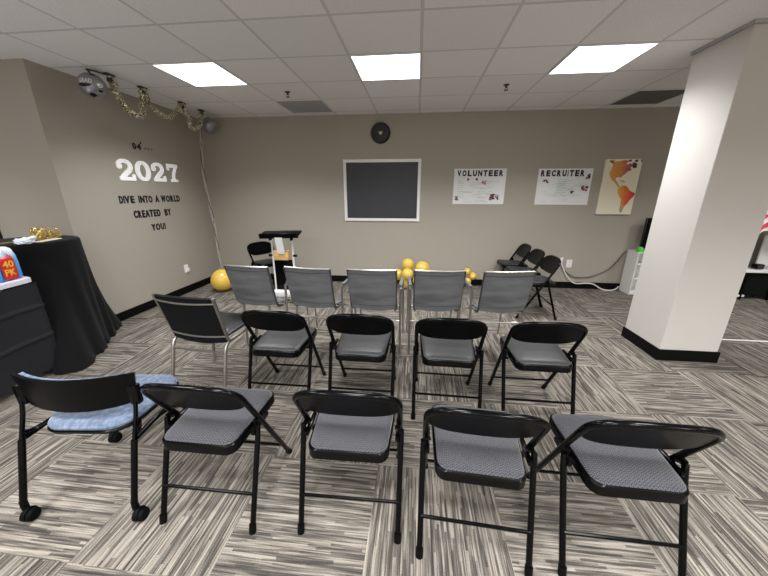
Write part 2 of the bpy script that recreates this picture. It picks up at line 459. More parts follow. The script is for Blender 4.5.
struct('baseboard_return', box(((XN+XL)/2+.5, YR-.006, BH/2), (XL-XN-1., .012, BH), .003), M_base)
PX0, PX1, PY0, PY1 = 2.235, 2.715, 2.755, 3.245
struct('wall_pillar', box(((PX0+PX1)/2, (PY0+PY1)/2, ZC/2), (PX1-PX0, PY1-PY0, ZC), .004, 1), M_white_wall)
bm = new()
for c, s in ((((PX0+PX1)/2, PY0-.006, BH/2), (PX1-PX0+.024, .012, BH)), (((PX0+PX1)/2, PY1+.006, BH/2), (PX1-PX0+.024, .012, BH)),
             ((PX0-.006, (PY0+PY1)/2, BH/2), (.012, PY1-PY0, BH)), ((PX1+.006, (PY0+PY1)/2, BH/2), (.012, PY1-PY0, BH))):
    add_box(bm, c, s)
struct('baseboard_pillar', bm, M_base)
bm = new()
for c, s in ((((PX0+PX1)/2, PY0-.012, ZC-.012), (PX1-PX0+.05, .024, .024)), ((PX0-.012, (PY0+PY1)/2, ZC-.012), (.024, PY1-PY0, .024))):
    add_box(bm, c, s)
struct('trim_1', bm, M_vent)
bm = new()
add_box(bm, (-4.33, YR-.03, 1.06), (.08, .06, 2.12)); add_box(bm, (-5.21, YR-.03, 1.06), (.08, .06, 2.12)); add_box(bm, (-4.77, YR-.03, 2.10), (.8, .06, .08))
add_box(bm, (-4.77, YR-.02, 1.03), (.8, .03, 2.06))
struct('door_1', bm, M_doorframe)

# ceiling lights, vents, sprinklers
R = math.radians
PANEL_W, PANEL_SPREAD = 28., 130.
def make_light(x, y, label, wts=None, spr=None):
    t = thing('ceiling_light', label, 'light', (x, y, ZC), 0, 'square flush ceiling light panels')
    bm = new()
    for sx, sy, w, h in ((0, .297, .606, .014), (0, -.297, .606, .014), (.297, 0, .014, .58), (-.297, 0, .014, .58)):
        add_box(bm, (sx, sy, -.004), (w, h, .010))
    obj('light_frame', bm, M_lightframe, t, False)
    obj('diffuser', box((0, 0, -.004), (.58, .58, .006)), M_light, t, False)
    la = D.lights.new('panel_lamp', 'AREA'); la.shape = 'SQUARE'; la.size = .58; la.energy = wts or PANEL_W; la.spread = R(spr or PANEL_SPREAD); la.color = (.985, .99, 1)
    lo = D.objects.new('panel_lamp', la); col.objects.link(lo); lo.parent = t; lo.location = (0, 0, -.012)
    return t
L0 = make_light(-2.135, 3.319, 'left square ceiling light, above the white 2027 digits')
dup(L0, (-.305, 3.319, ZC), 0, 'middle square ceiling light, in front of the wall clock')
dup(L0, (1.525, 3.319, ZC), 0, 'right square ceiling light, nearest the white pillar')
for x, y, l in ((-2.135, .27, 'left ceiling light over the back rows'), (-.305, .27, 'middle ceiling light over the back rows'), (1.525, .27, 'right ceiling light over the back rows'),
                (4.575, 3.319, 'ceiling light beyond the pillar'), (4.0, .27, 'ceiling light right of the back rows'), (-4.4, .88, 'ceiling light over the left alcove')):
    dup(L0, (x, y, ZC), 0, l)
make_light(-3.965, 1.489, 'added fill light above the left tables, out of view', 3.)  # out-of-view panel added only to brighten the return wall
L1 = make_light(-2.135, -2.17, 'left ceiling light behind the viewer', 120., 165.)
for x, l in ((-.305, 'middle ceiling light behind the viewer'), (1.525, 'right ceiling light behind the viewer'), (4.0, 'far right ceiling light behind the viewer')):
    dup(L1, (x, -2.17, ZC), 0, l)
def vent(x, y, label, m):
    t = thing('ceiling_vent', label, 'vent', (x, y, ZC), 0, 'ceiling return vents')
    bm = new()
    for sx, sy, w, h in ((0, .297, .606, .014), (0, -.297, .606, .014), (.297, 0, .014, .58), (-.297, 0, .014, .58)):
        add_box(bm, (sx, sy, -.004), (w, h, .008))
    obj('vent_frame', bm, M_lightframe, t, False)
    obj('grille', box((0, 0, -.003), (.58, .58, .005)), m, t, False)
vent(-1.525, 4.538, 'grey perforated ceiling vent left of the clock', M_vent)
vent(2.745, 4.538, 'dark ceiling vent near the white pillar', M_ventdark)
def sprinkler(x, y, label):
    t = thing('sprinkler_head', label, 'sprinkler', (x, y, ZC), 0, 'ceiling sprinkler heads')
    obj('escutcheon', lathe([(.0, -.001), (.03, -.001), (.032, -.006), (.012, -.012), (.012, -.03), (0, -.03)], 14), M_hook, t)
    bm = lathe([(0, -.058), (.022, -.056), (.022, -.053), (0, -.05)], 12)
    add_tube(bm, [(.011, 0, -.028), (.013, 0, -.042), (.004, 0, -.052)], .003, 6); add_tube(bm, [(-.011, 0, -.028), (-.013, 0, -.042), (-.004, 0, -.052)], .003, 6)
    obj('deflector', bm, M_hook, t)
sprinkler(-1.523, 3.91, 'small sprinkler head on the ceiling left of the clock')
sprinkler(.914, 3.906, 'small sprinkler head on the ceiling above the volunteer poster')

# ------------------------------------------------------------------ folding chair
FZ, FY = .722, .45
def fy(z): return FY-(FY-.03)*z/FZ
def arch_top(u): return .630+.092*(1-abs(u)**3.0)**(1/2.6)
def arch_bot(u): return .630-.080*(1-abs(u)**4.0)**(1/2.2)
BW = .213
def bow(u): return -.012*(1-u*u)
def folding_chair(label, group, seat_mat, pan_mat=None):
    t = thing('folding_chair', label, 'chair', (0, 0, 0), 0, group)
    # seat
    ol = [(p[0]*(.885+.135*(p[1]-.025)/.38), p[1]) for p in rrect(-.19, .19, .025, .405, .045)]
    Mt = Matrix.Translation((0, .2, .44)) @ Matrix.Rotation(.03, 4, 'X') @ Matrix.Translation((0, -.2, -.44))
    pan = obj('seat_pan', cushion(ol, [(.012, .394), (.0, .400), (0, .440), (.005, .446)], Mt), M_piping, t)
    obj('seat', cushion(ol, [(.012, .440), (.008, .447), (.013, .454), (.03, .459), (.07, .462), (.12, .463)], Mt), seat_mat, t)
    # backrest
    def f(u, v):
        uu = (u*2-1)*.985; z0, z1 = arch_bot(uu), arch_top(uu)
        z = z0+(z1-z0)*v
        return Vector((uu*BW, fy(z)+bow(uu), z))
    obj('backrest', sheet(f, 30, 8, .012), M_black_panel, t, angle=1.2)
    # frame arch from seat level over the top
    pts = [(BW, fy(z), z) for z in (.44, .48, .52, .56, .60)]
    N = 40
    for k in range(N+1):
        a = PI*k/N
        u = math.cos(a); u = math.copysign(abs(u)**.62, u)
        pts.append((u*BW, fy(arch_top(u))+bow(u), arch_top(u)))
    pts += [(-BW, fy(z), z) for z in (.60, .56, .52, .48, .44)]
    obj('back_frame', tube(pts, .0128, 10), M_black_metal, t, angle=1.2)
    for s in (-1, 1):
        l = obj('leg', tube([(s*.212, fy(.44), .44), (s*.208, fy(.2), .2), (s*.204, fy(.02), .02)], .0125, 10), M_black_metal, t)
        obj('rubber_foot', tube([(s*.204, fy(.035), .035), (s*.204, fy(.0)+.002, .0)], .0155, 10), M_rubber, l)
        l = obj('leg', tube([(s*.220, .150, .458), (s*.220, .135, .40), (s*.216, .006, .02)], .0125, 10), M_black_metal, t)
        obj('rubber_foot', tube([(s*.216, .009, .038), (s*.216, 0, 0)], .0155, 10), M_rubber, l)
        bm = box((s*.2125, .160, .465), (.008, .05, .035), .003); add_tube(bm, [(s*.192, .165, .46), (s*.229, .152, .455)], .007, 8)
        add_box(bm, (s*.203, .195, .425), (.018, .14, .022), .004)
        obj('hinge', bm, M_black_metal, t)
    obj('stretcher', tube([(-.216, .046, .168), (.216, .046, .168)], .0075, 8), M_black_metal, t)
    obj('stretcher', tube([(-.203, fy(.115), .115), (.203, fy(.115), .115)], .0075, 8), M_black_metal, t)
    return t
R = math.radians
GB = 'folding chairs in the back row'; GM = 'folding chairs in the middle row'; GS = 'folding chairs against the right of the back wall'
yb = .932
f0 = folding_chair('black folding chair with patterned grey seat, right beside the blue-seated chair', GB, M_fabric)
f0.location = (-.902, yb, 0)
dup(f0, (-.2545, yb+.026, 0), R(1), 'second patterned-seat folding chair from the left in the back row', GB)
dup(f0, (.271, yb-.03, 0), R(-3), 'third patterned-seat folding chair from the left in the back row', GB)
dup(f0, (.836, yb-.03, 0), R(-1), 'rightmost patterned-seat folding chair, at the right end of the back row', GB)
ym = 1.74
g0 = folding_chair('black folding chair with smooth grey seat, right beside the black stacking chair', GM, M_vinyl)
g0.location = (-.930, ym, 0)
dup(g0, (-.345, ym, 0), R(0), 'second smooth-seat folding chair from the left in the middle row', GM)
dup(g0, (.235, ym-.005, 0), R(-1), 'third smooth-seat folding chair from the left in the middle row', GM)
dup(g0, (.822, ym, 0), R(0), 'rightmost smooth-seat folding chair, at the right end of the middle row', GM)
h0 = folding_chair('dark folding chair facing left, nearest of the three by the back wall outlet', GS, M_dark_vinyl)
h0.location = (1.70, 3.84, 0); h0.rotation_euler = (0, 0, R(90))
dup(h0, (1.70, 4.312, 0), R(90), 'dark folding chair facing left, middle of the three by the back wall outlet')
dup(h0, (1.69, 4.784, 0), R(90), 'dark folding chair facing left, farthest of the three and closest to the back wall')
lc = dup(h0, (-2.46, 4.56, 0), R(-118), 'dark folding chair half hidden behind the lectern')
del lc['group']

# ------------------------------------------------------------------ mesh-back stacking chairs
def mesh_chair(label, group):
    t = thing('mesh_armchair', label, 'chair', (0, 0, 0), 0, group)
    zt, zb, yt, ybk, hw = .852, .492, 0., .095, .200
    def back(u, v):
        z = zb+(zt-zb)*v; y = ybk+(yt-ybk)*v
        uu = u*2-1
        return Vector((uu*hw*(1-.03*(1-v)), y-.022*(1-uu*uu)-.012*math.sin(PI*v), z-(.014*(1-uu*uu) if v < .12 else 0)*(1-v/.12)))
    obj('backrest', sheet(back, 14, 16, .006), M_mesh, t, angle=1.2)
    for zz in (.825, .535):                                 # stitched seams
        v = (zz-zb)/(zt-zb)
        obj('seam', tube([back(k/12, v)+Vector((0, -.005, -.004*math.sin(PI*k/12))) for k in range(13)], .004, 6), M_meshtrim, t)
    obj('top_rail', tube([back(k/12, 1.)+Vector((0, 0, .004)) for k in range(13)], .009, 8), M_dullchrome, t)
    for s in (-1, 1):
        pts = fillet([(s*hw, 0, zt+.004), (s*hw*.97, ybk, zb+.01), (s*.187, .135, .468), (s*.184, .2, .452)], [.2, .03], 6)
        obj('back_frame', tube(pts, .011, 8), M_meshtrim, t, angle=1.2)
    # sling seat
    def seat(u, v):
        uu = u*2-1
        return Vector((uu*.172, .115+.30*v, .49-.05*v-.010*(1-uu*uu)*math.sin(PI*v)-.03*max(0, v-.85)/.15))
    obj('seat', sheet(seat, 10, 12, .008), M_mesh, t, angle=1.2)
    bm = new()
    for s in (-1, 1):
        add_tube(bm, [(s*.182, .14, .455), (s*.182, .41, .42)], .010, 8)
    add_tube(bm, [(-.228, .42, .395), (.228, .42, .395)], .009, 8)
    obj('seat_frame', bm, M_dullchrome, t)
    for s in (-1, 1):
        obj('leg', tube([(s*.226, .22, .64), (s*.226, .205, .3), (s*.228, .19, 0)], .0115, 8), M_chrome, t)
        obj('leg', tube(fillet([(s*.226, .22, .64), (s*.226, .60, .64), (s*.228, .66, 0)], .06, 6), .0115, 8), M_chrome, t)
        obj('armrest', box((s*.226, .40, .657), (.030, .30, .018), .008, 3), M_armpad, t)
    obj('stretcher', tube([(-.226, .203, .33), (.226, .203, .33)], .0085, 8), M_dullchrome, t)
    return t
GA = 'grey mesh armchairs in the front row'
m0 = mesh_chair('grey mesh armchair, leftmost in the front row, nearest the large gold balloon', GA)
m0.location = (-1.437, 2.43, 0); m0.rotation_euler = (0, 0, R(-5))
dup(m0, (-.90, 2.425, 0), R(-4.5), 'grey mesh armchair in front of the lectern, second from left in the front row')
dup(m0, (-.352, 2.42, 0), R(-1), 'grey mesh armchair in the middle of the front row, below the black board')
dup(m0, (.204, 2.45, 0), R(3.5), 'grey mesh armchair in front of the gold balloon clusters, second from right')
dup(m0, (.757, 2.475, 0), R(6), 'grey mesh armchair, rightmost in the front row')

# black stacking chair
def stack_chair():
    t = thing('stacking_chair', 'black stacking chair with silver tube frame, left end of the middle row', 'chair', (-1.622, 1.90, 0), R(-6))
    zt, zb, yt, ybk, hw = .755, .385, 0., .095, .246
    def back(u, v):
        z = zb+(zt-zb)*v; y = ybk+(yt-ybk)*v; uu = u*2-1
        return Vector((uu*hw*(1-.05*(1-v)), y-.018*(1-uu*uu), z-(.02*(1-uu*uu)*(1-v/.15) if v < .15 else 0)))
    obj('backrest', sheet(back, 14, 12, .02), M_blackmesh, t, angle=1.)
    for zz in (.716, .435):
        v = (zz-zb)/(zt-zb)
        obj('back_rail', tube([back(k/12, v)+Vector((0, -.011, -.010*math.sin(PI*k/12)))for k in range(13)], .0075, 8), M_dullchrome, t)
    for s in (-1, 1):
        pts = fillet([(s*hw, -.004, zt+.004), (s*hw*.95, ybk, zb), (s*hw*.95, .16, .385), (s*hw*.95, .44, .40)], [.2, .05], 6)
        obj('back_frame', tube(pts, .0125, 8), M_dullchrome, t, angle=1.2)
    ol = rrect(-.215, .215, .10, .50, .05)
    obj('seat', cushion(ol, [(.01, .405), (0, .413), (0, .43), (.012, .444), (.05, .45), (.1, .452)]), M_black_vinyl, t)
    for s in (-1, 1):
        obj('leg', tube(fillet([(s*.232, -.03, 0), (s*.230, .065, .385), (s*.238, .24, .392)], .07, 6), .0125, 8), M_dullchrome, t)
        obj('leg', tube(fillet([(s*.235, .22, .392), (s*.235, .45, .40), (s*.205, .40, 0)], .06, 6), .0125, 8), M_dullchrome, t)
    obj('stretcher', tube([(-.230, .045, .31), (.230, .045, .31)], .010, 8), M_dullchrome, t)
    return t
stack_chair()

# blue-seated rolling chair
def rolling_chair():
    t = thing('rolling_chair', 'black rolling chair with a blue fabric seat, left end of the back row', 'chair', (-1.505, .912, 0), R(6))
    hw = .272
    def shell(u, v, inn=0.):
        uu = u*2-1; z = .532+.145*v-.024*(1-uu*uu)*(1-v)
        lim = 1-.06*(abs(uu)**8)*(1-v)
        return Vector((uu*hw*lim*(1.0+.02*v), .160-.070*(1-uu*uu)*(.8+.2*v)-.005*v+inn, z))
    obj('backrest', sheet(lambda u, v: shell(u, v), 24, 8, .014), M_black_plastic, t, angle=1.2)
    obj('back_cushion', sheet(lambda u, v: shell(.04+.92*u, .04+.90*v, .018), 20, 8, .022), M_blue, t, angle=1.2)
    ol = [(p[0]*(1-.10*max(0, (.32-p[1])/.25)), p[1]) for p in rrect(-.195, .255, .075, .505, .11, 8)]
    obj('seat_shell', cushion(ol, [(.03, .395), (.005, .405), (0, .418), (.004, .424)]), M_black_plastic, t)
    obj('seat', cushion(ol, [(.008, .422), (.004, .436), (.012, .45), (.04, .458), (.09, .461)]), M_blue, t)
    for s in (-1, 1):
        l = obj('leg', tube([(s*.255, .0, .07), (s*.255, .004, .09), (s*.258, .085, .37)], [.0125, .0135, .0135], 10), M_black_metal, t)
        add = new()
        add_tube(add, [(s*.258, .085, .37), (s*.260, .125, .48), (s*.262, .155, .60)], .009, 8)
        add_box(add, (s*.258, .150, .570), (.045, .03, .10), .006)
        obj('back_upright', add, M_black_metal, t)
        arm = tube(fillet([(s*.258, .095, .40), (s*.250, .13, .385), (s*.215, .18, .40), (s*.18, .23, .402)], .03, 4), .010, 8)
        obj('seat_bracket', arm, M_black_metal, t)
        obj('leg', tube(fillet([(s*.258, .10, .37), (s*.256, .28, .375), (s*.258, .44, .30), (s*.258, .47, .08)], .08, 5), .013, 10), M_black_metal, t)
        for yy in (.0, .47):
            cx = s*.255+.022
            bm = new()
            for off in (-.016, .016):
                Mx = Matrix.Translation((cx+off*.8, yy-.005, .029)) @ Matrix.Rotation(PI/2, 4, 'Y')
                add_lathe(bm, [(0, -.011), (.024, -.011), (.029, -.006), (.029, .006), (.024, .011), (0, .011)], 16, M=Mx)
            Mx = Matrix.Translation((cx, yy-.005, .034)) @ Matrix.Rotation(PI/2, 4, 'Y')
            add_lathe(bm, [(0, -.006), (.031, -.006), (.031, .006), (0, .006)], 16, M=Mx)
            add_tube(bm, [(s*.255, yy+.004, .10), (s*.255, yy+.004, .055), (cx, yy, .045)], .014, 8)
            obj('caster', bm, M_rubber, t)
    return t
rolling_chair()

# ------------------------------------------------------------------ tables on the left
t = thing('folding_table', 'white-topped folding table at the left edge, under the bottled water', 'table', (-3.0, 2.06, 0), R(9))
TZ = .825
obj('tabletop', cushion(rrect(-.76, 0, -1.83, 0, .05), [(.012, TZ-.045), (0, TZ-.04), (0, TZ-.008), (.01, TZ)]), M_whiteplastic, t)
for x, y in ((-.12, -.10), (-.64, -.10), (-.12, -1.73), (-.64, -1.73)):
    obj('leg', tube([(x, y-.05, TZ-.05), (x, y, .015), (x+.0, y, 0)], [.014, .014, .017], 10), M_greyleg, t)
def skirt(u, v):
    # u runs round the visible corner: long side then the short end
    L = 1.8+.74; d = u*L
    z = .06+(TZ-.05-.06)*v
    wav = .006*math.sin(d*11+v*2)*(1-v)+.004*math.sin(d*23)*(1-v)
    for zc in (.58, .33): wav += .010*math.exp(-((z-zc-.01*math.sin(d*5))/.012)**2)
    if d < 1.8: return Vector((.008+wav, -1.8+d, z))
    return Vector((-(d-1.8), .006+wav, z))
o = obj('table_skirt', sheet(skirt, 80, 60, .003), M_skirt, None, loc=(-3.0, 2.06, 0), rot=(0, 0, R(9)), angle=1.3)
tag(o, 'charcoal fitted cloth with fold creases hanging from the white-topped table', 'tablecloth')

# round bar-height table under black cloth
CX, CY, CR, CZ_ = -3.475, 2.415, .35, 1.05
keys = [(-180, .36), (-120, .37), (-70, .40), (-50, .50), (-38, .74), (-29, .78), (-13, .57), (8, .44), (31, .39), (55, .42), (76, .54), (83, .57), (86.5, .42), (88, .37), (95, .36), (110, .35), (150, .36), (180, .36)]
def brad(a):
    for (a0, r0), (a1, r1) in zip(keys, keys[1:]):
        if a0 <= a <= a1:
            t_ = (a-a0)/(a1-a0); t_ = t_*t_*(3-2*t_); return r0+(r1-r0)*t_
    return .36
bm = new(); SEG = 120; rings = []
prof = [(0.0, 1.0, 0), (.3, 1.0, 0), (.7, 1., 0), (.93, 1., 0), (.98, .996, 0), (1., .985, 0)]
for k, z, _ in prof[1:]:
    rings.append([bm.verts.new((CR*k*math.cos(2*PI*i/SEG-PI), CR*k*math.sin(2*PI*i/SEG-PI), CZ_*z)) for i in range(SEG)])
NZ = 26
for j in range(1, NZ+1):
    q = j/NZ; z = CZ_*.985*(1-q)+.004*q
    ring = []
    for i in range(SEG):
        a = 2*PI*i/SEG-PI; ad = math.degrees(a)
        r = CR+(brad(ad)-CR)*(q**1.7)
        fold = (.5*math.sin(a*9+1.3)+.5*math.sin(a*17+q*1.5))*.020*min(1, q*1.6)
        if ad > 86 or ad < -60: fold *= .3
        r += fold
        if q > .9: r += .012*math.sin(a*31)*(q-.9)*10*(1 if -60 < ad < 80 else 0)
        ring.append(bm.verts.new((r*math.cos(a), r*math.sin(a), z)))
    rings.append(ring)
for A, B in zip(rings, rings[1:]):
    for i in range(SEG): bm.faces.new((A[i], A[(i+1) % SEG], B[(i+1) % SEG], B[i]))
bm.faces.new(rings[0])
o = obj('tablecloth', bm, M_cloth, None, loc=(CX, CY, 0), angle=1.4)
tag(o, 'black floor-length cloth draped over a round bar-height table in the left corner', 'tablecloth')

# things on the round table
def gold_ornament():
    t = thing('gold_ornament', 'gold filigree ornament at the back of the black-draped round table', 'ornament', (-3.43, 2.53, CZ_))
    rnd = random.Random(3)
    bm = new()
    for k in range(26):
        a = rnd.uniform(0, 2*PI); r = rnd.uniform(.02, .05); c = Vector((rnd.uniform(-.11, .11), rnd.uniform(-.05, .05), 0))
        h = rnd.uniform(.05, .12)*(1-.8*abs(c.x)/.2)
        pts = []
        tilt = rnd.uniform(-.5, .5)
        for i in range(13):
            b = 2*PI*i/12
            pts.append(c+Vector((r*math.cos(b)*math.cos(a), r*math.cos(b)*math.sin(a), .006+h*.5+h*.5*math.sin(b))))
        add_tube(bm, pts[:-1], .004, 5, closed=True)
    obj('loops', bm, M_goldfoil, t)
    obj('base_ring', lathe([(.0, 0), (.1, 0), (.1, .006), (.0, .008)], 24), M_goldfoil, t)
gold_ornament()
o = obj('gold_paper', sheet(lambda u, v: Vector(((u-.5)*.09, (v-.5)*.24, .003+.006*abs(math.sin(u*3)*math.sin(v*5)))), 8, 12, .002), M_cream, None, loc=(-3.245, 2.40, CZ_), rot=(0, 0, R(20)))
tag(o, 'cream and gold paper strip lying flat before the gold ornament', 'paper')
o = obj('gold_wand', tube([(0, -.15, .005), (0, .15, .005)], .005, 8), M_goldfoil, None, loc=(-3.40, 2.26, CZ_), rot=(0, 0, R(12)))
tag(o, 'thin gold stick lying on the black-draped round table', 'stick')
rnd = random.Random(5); bm = new()
r_ = bmesh.ops.create_icosphere(bm, subdivisions=4, radius=1)
for v in bm.verts:
    n = v.co.normalized(); k = 1+.12*math.sin(n.x*7+n.y*5)+.10*math.sin(n.z*9+n.x*8)+.08*math.sin(n.y*13)
    v.co = Vector((n.x*.06*k, n.y*.035*k, max(0, (n.z*.026+.02)*k*(1+1.2*max(0, n.x)**2))))
o = obj('crumpled_tissue', bm, M_cloud, None, loc=(-3.215, 2.225, CZ_), rot=(0, 0, R(40)))
tag(o, 'crumpled white tissue bundle at the near edge of the black-draped round table', 'tissue')

# pack of bottled water
t = thing('bottled_water_pack', 'shrink-wrapped blue pack of water bottles on the white tabletop', 'water pack', (-3.03, 2.025, TZ), R(9))
def pack_pt(x, y, z):     # bulging wrapped block
    b = .5+.5*math.cos(2*PI*y/.066)
    return x+.010*b if x > 0 else x, y, z
bm = new(); NX, NY = 16, 60
PL, PH, PW = .40, .235, .26
S_ = []
prof = [(-PW, 0), (-.004, 0), (.0, .01), (.0, .06), (.0, .13), (-.004, .185), (-.022, .22), (-.05, PH), (-PW*.5, PH+.008), (-PW+.05, PH), (-PW, .19)]
for j in range(NY+1):
    y = -PL+PL*j/NY
    e = min(1, (PL*.5-abs(y+PL*.5))/.03); e = math.sqrt(max(0, 1-(1-e)**2))
    bmp = abs(math.sin(PI*y/.066))
    ring = []
    for x, z in prof:
        xx = x+(.014*bmp if x > -.06 and z > 0 else 0)
        zz = z*(.80+.20*e)+(.014*bmp*abs(math.sin(PI*x/.066)) if z > .20 else 0)
        ring.append(bm.verts.new((xx-(1-e)*.02*(1 if x > -.1 else -1), y, zz)))
    S_.append(ring)
for A, B in zip(S_, S_[1:]):
    for i in range(len(prof)): bm.faces.new((A[i], A[(i+1) % len(prof)], B[(i+1) % len(prof)], B[i]))
bm.faces.new(S_[0]); bm.faces.new(S_[-1][::-1])
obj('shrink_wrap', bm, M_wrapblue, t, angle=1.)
lab = obj('label_panel', sheet(lambda u, v: Vector((.019+.004*math.sin(u*PI)-(.0 if v < .75 else .030*((v-.75)/.25)**1.5), -.150+.095*u, .012+.185*v)), 8, 12, .002), M_wrapred, t)
Mx = wall_matrix((0, 1, 0), (0, 0, 1), (1, 0, 0), (.0245, 0, 0))
bm = fit_bm(text_mesh('40', .05, .001, .001), -.140, -.068, .100, .150, Mx)
b2 = fit_bm(text_mesh('PK', .05, .001, .001), -.140, -.068, .040, .088, Mx)
me_ = D.meshes.new('tmp'); b2.to_mesh(me_); b2.free(); bm.from_mesh(me_); D.meshes.remove(me_)
obj('label_print', bm, M_yellow, lab, False)

# ------------------------------------------------------------------ lettering on the left wall
XW = XL
def wall_letter(ch, y0, y1, z0, z1, label, group, name='wall_letter'):
    bm = text_mesh(ch, .1, .003, .0042 if z1-z0 > .08 else .002)
    fit_bm(bm, y0, y1, z0, z1)
    for v in bm.verts: v.co = M_LEFT @ v.co
    for v in bm.verts: v.co.x += XW+.0035
    tag(obj(name, bm, M_letter, None, False), label, 'letter', group)
GL = 'black letters stuck to the left wall'
words = [
 ('DIVE', [('D', 3.385, 3.431), ('I', 3.441, 3.453), ('V', 3.458, 3.522), ('E', 3.535, 3.586)], 1.338, 1.424),
 ('INTO', [('I', 3.647, 3.660), ('N', 3.672, 3.732), ('T', 3.740, 3.790), ('O', 3.797, 3.855)], 1.338, 1.424),
 ('A', [('A', 3.902, 3.962)], 1.339, 1.426),
 ('WORLD', [('W', 4.0, 4.080), ('O', 4.088, 4.152), ('R', 4.164, 4.222), ('L', 4.234, 4.274), ('D', 4.284, 4.341)], 1.339, 1.426),
 ('CREATED', [('C', 3.533, 3.583), ('R', 3.594, 3.642), ('E', 3.653, 3.696), ('A', 3.702, 3.762), ('T', 3.766, 3.822), ('E', 3.832, 3.876), ('D', 3.886, 3.941)], 1.160, 1.249),
 ('BY', [('B', 4.016, 4.064), ('Y', 4.068, 4.125)], 1.158, 1.246),
 ('YOU!', [('Y', 3.751, 3.815), ('O', 3.822, 3.889), ('U', 3.902, 3.954), ('!', 3.966, 3.984)], .982, 1.066)]
ordn = ['first', 'second', 'third', 'fourth', 'fifth', 'sixth', 'seventh']
for w_, ls, z0, z1 in words:
    for i, (ch, a, b) in enumerate(ls):
        nm = 'exclamation mark' if ch == '!' else 'letter '+ch
        where = 'forming the single word A in the wall slogan' if w_ == 'A' else '%s character of the word %s in the wall slogan' % (ordn[i], w_)
        wall_letter(ch, a, b, z0, z1, 'black %s, %s' % (nm, where), GL)
GY = 'small black characters above the white digits'
wall_letter('0', 3.728, 3.776, 1.968, 2.040, 'small black digit 0 above the white digits', GY, 'wall_digit')
wall_letter('4', 3.790, 3.847, 1.968, 2.040, 'small black digit 4 above the white digits', GY, 'wall_digit')
wall_letter("'", 3.850, 3.862, 2.040, 2.066, 'tiny black apostrophe after the small digit 4', GY, 'wall_mark')
for (a, b), l in zip(((3.903, 3.916), (3.953, 3.966), (4.005, 4.018)), ('first', 'second', 'third')):
    wall_letter('.', a, b, 1.990, 2.003, 'tiny black dot, %s of the three after the small 04' % l, GY, 'wall_mark')

# slab-serif white digits built from thick strokes
def stroke(bm, pts, ws, z0, z1):
    P = [Vector((p[0], p[1], 0)) for p in pts]; n = len(P); L_, R_ = [], []
    for i in range(n):
        t_ = (P[min(i+1, n-1)]-P[max(i-1, 0)]).normalized(); nn = Vector((-t_.y, t_.x, 0))
        w_ = ws[i] if isinstance(ws, list) else ws
        L_.append(P[i]+nn*w_/2); R_.append(P[i]-nn*w_/2)
    for i in range(n-1):
        q = [L_[i], L_[i+1], R_[i+1], R_[i]]
        A = [bm.verts.new((v.x, v.y, z0)) for v in q]; B = [bm.verts.new((v.x, v.y, z1)) for v in q]
        bm.faces.new(A); bm.faces.new(B[::-1])
        for k in range(4): bm.faces.new((A[k], A[(k+1) % 4], B[(k+1) % 4], B[k]))
def digit(ch, y0, y1, z0, z1, label):
    bm = new()
    if ch == '2':
        pts = curve([(.10, .70, 0), (.16, .86, 0), (.40, .955, 0), (.68, .90, 0), (.80, .72, 0), (.70, .52, 0), (.45, .33, 0), (.22, .12, 0)], 8)
        stroke(bm, pts, [.13+.09*min(1, i/30) for i in range(len(pts))], 0, .012)
        add_lathe(bm, [(0, 0), (.14, 0), (.14, .013), (0, .013)], 20, c=(.17, .70, 0))
        add_box(bm, (.52, .09, .0065), (.88, .18, .013)); add_box(bm, (.90, .17, .007), (.13, .30, .014))
    elif ch == '0':
        pts = [(.5+.37*math.cos(2*PI*k/40), .5+.41*math.sin(2*PI*k/40), 0) for k in range(41)]
        ws = [.15+.12*abs(math.cos(2*PI*k/40)) for k in range(41)]
        stroke(bm, pts, ws, 0, .012)
    else:
        add_box(bm, (.5, .90, .0065), (.92, .19, .013)); add_box(bm, (.10, .78, .007), (.14, .30, .014))
        pts = curve([(.84, .86, 0), (.66, .62, 0), (.52, .38, 0), (.48, .06, 0)], 8)
        stroke(bm, pts, [.15+.09*i/len(pts) for i in range(len(pts))], 0, .012)
        add_box(bm, (.52, .06, .0065), (.62, .13, .013))
    xs = [v.co.x for v in bm.verts]; ys = [v.co.y for v in bm.verts]
    fit_bm(bm, y0, y1, z0, z1)
    for v in bm.verts: v.co = M_LEFT @ v.co; v.co.x += XW
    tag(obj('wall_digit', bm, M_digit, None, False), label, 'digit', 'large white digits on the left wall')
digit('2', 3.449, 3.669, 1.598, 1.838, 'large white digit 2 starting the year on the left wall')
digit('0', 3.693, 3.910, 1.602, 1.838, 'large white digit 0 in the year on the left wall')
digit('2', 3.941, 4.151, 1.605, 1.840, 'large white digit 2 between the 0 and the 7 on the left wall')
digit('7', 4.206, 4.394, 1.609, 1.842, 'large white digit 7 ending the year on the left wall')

# ------------------------------------------------------------------ things on the back wall
t = thing('framed_board', 'black board in a white frame on the back wall below the clock', 'board', (-.556, YB, 1.493))
wb, hb = 1.20, .925
bm = new()
for c, s in (((0, -.012, hb/2-.0225), (wb, .024, .045)), ((0, -.012, -hb/2+.0225), (wb, .024, .045)), ((-wb/2+.0225, -.012, 0), (.045, .024, hb-.09)), ((wb/2-.0225, -.012, 0), (.045, .024, hb-.09))):
    add_box(bm, c, s, .004, 1)
obj('frame', bm, M_boardframe, t, False)
obj('panel', box((0, -.006, 0), (wb-.09, .012, hb-.09)), M_board, t, False)
bm = new()
for s in (-.35, .35): add_box(bm, (s, -.020, -hb/2+.02), (.03, .012, .02), .002, 1)

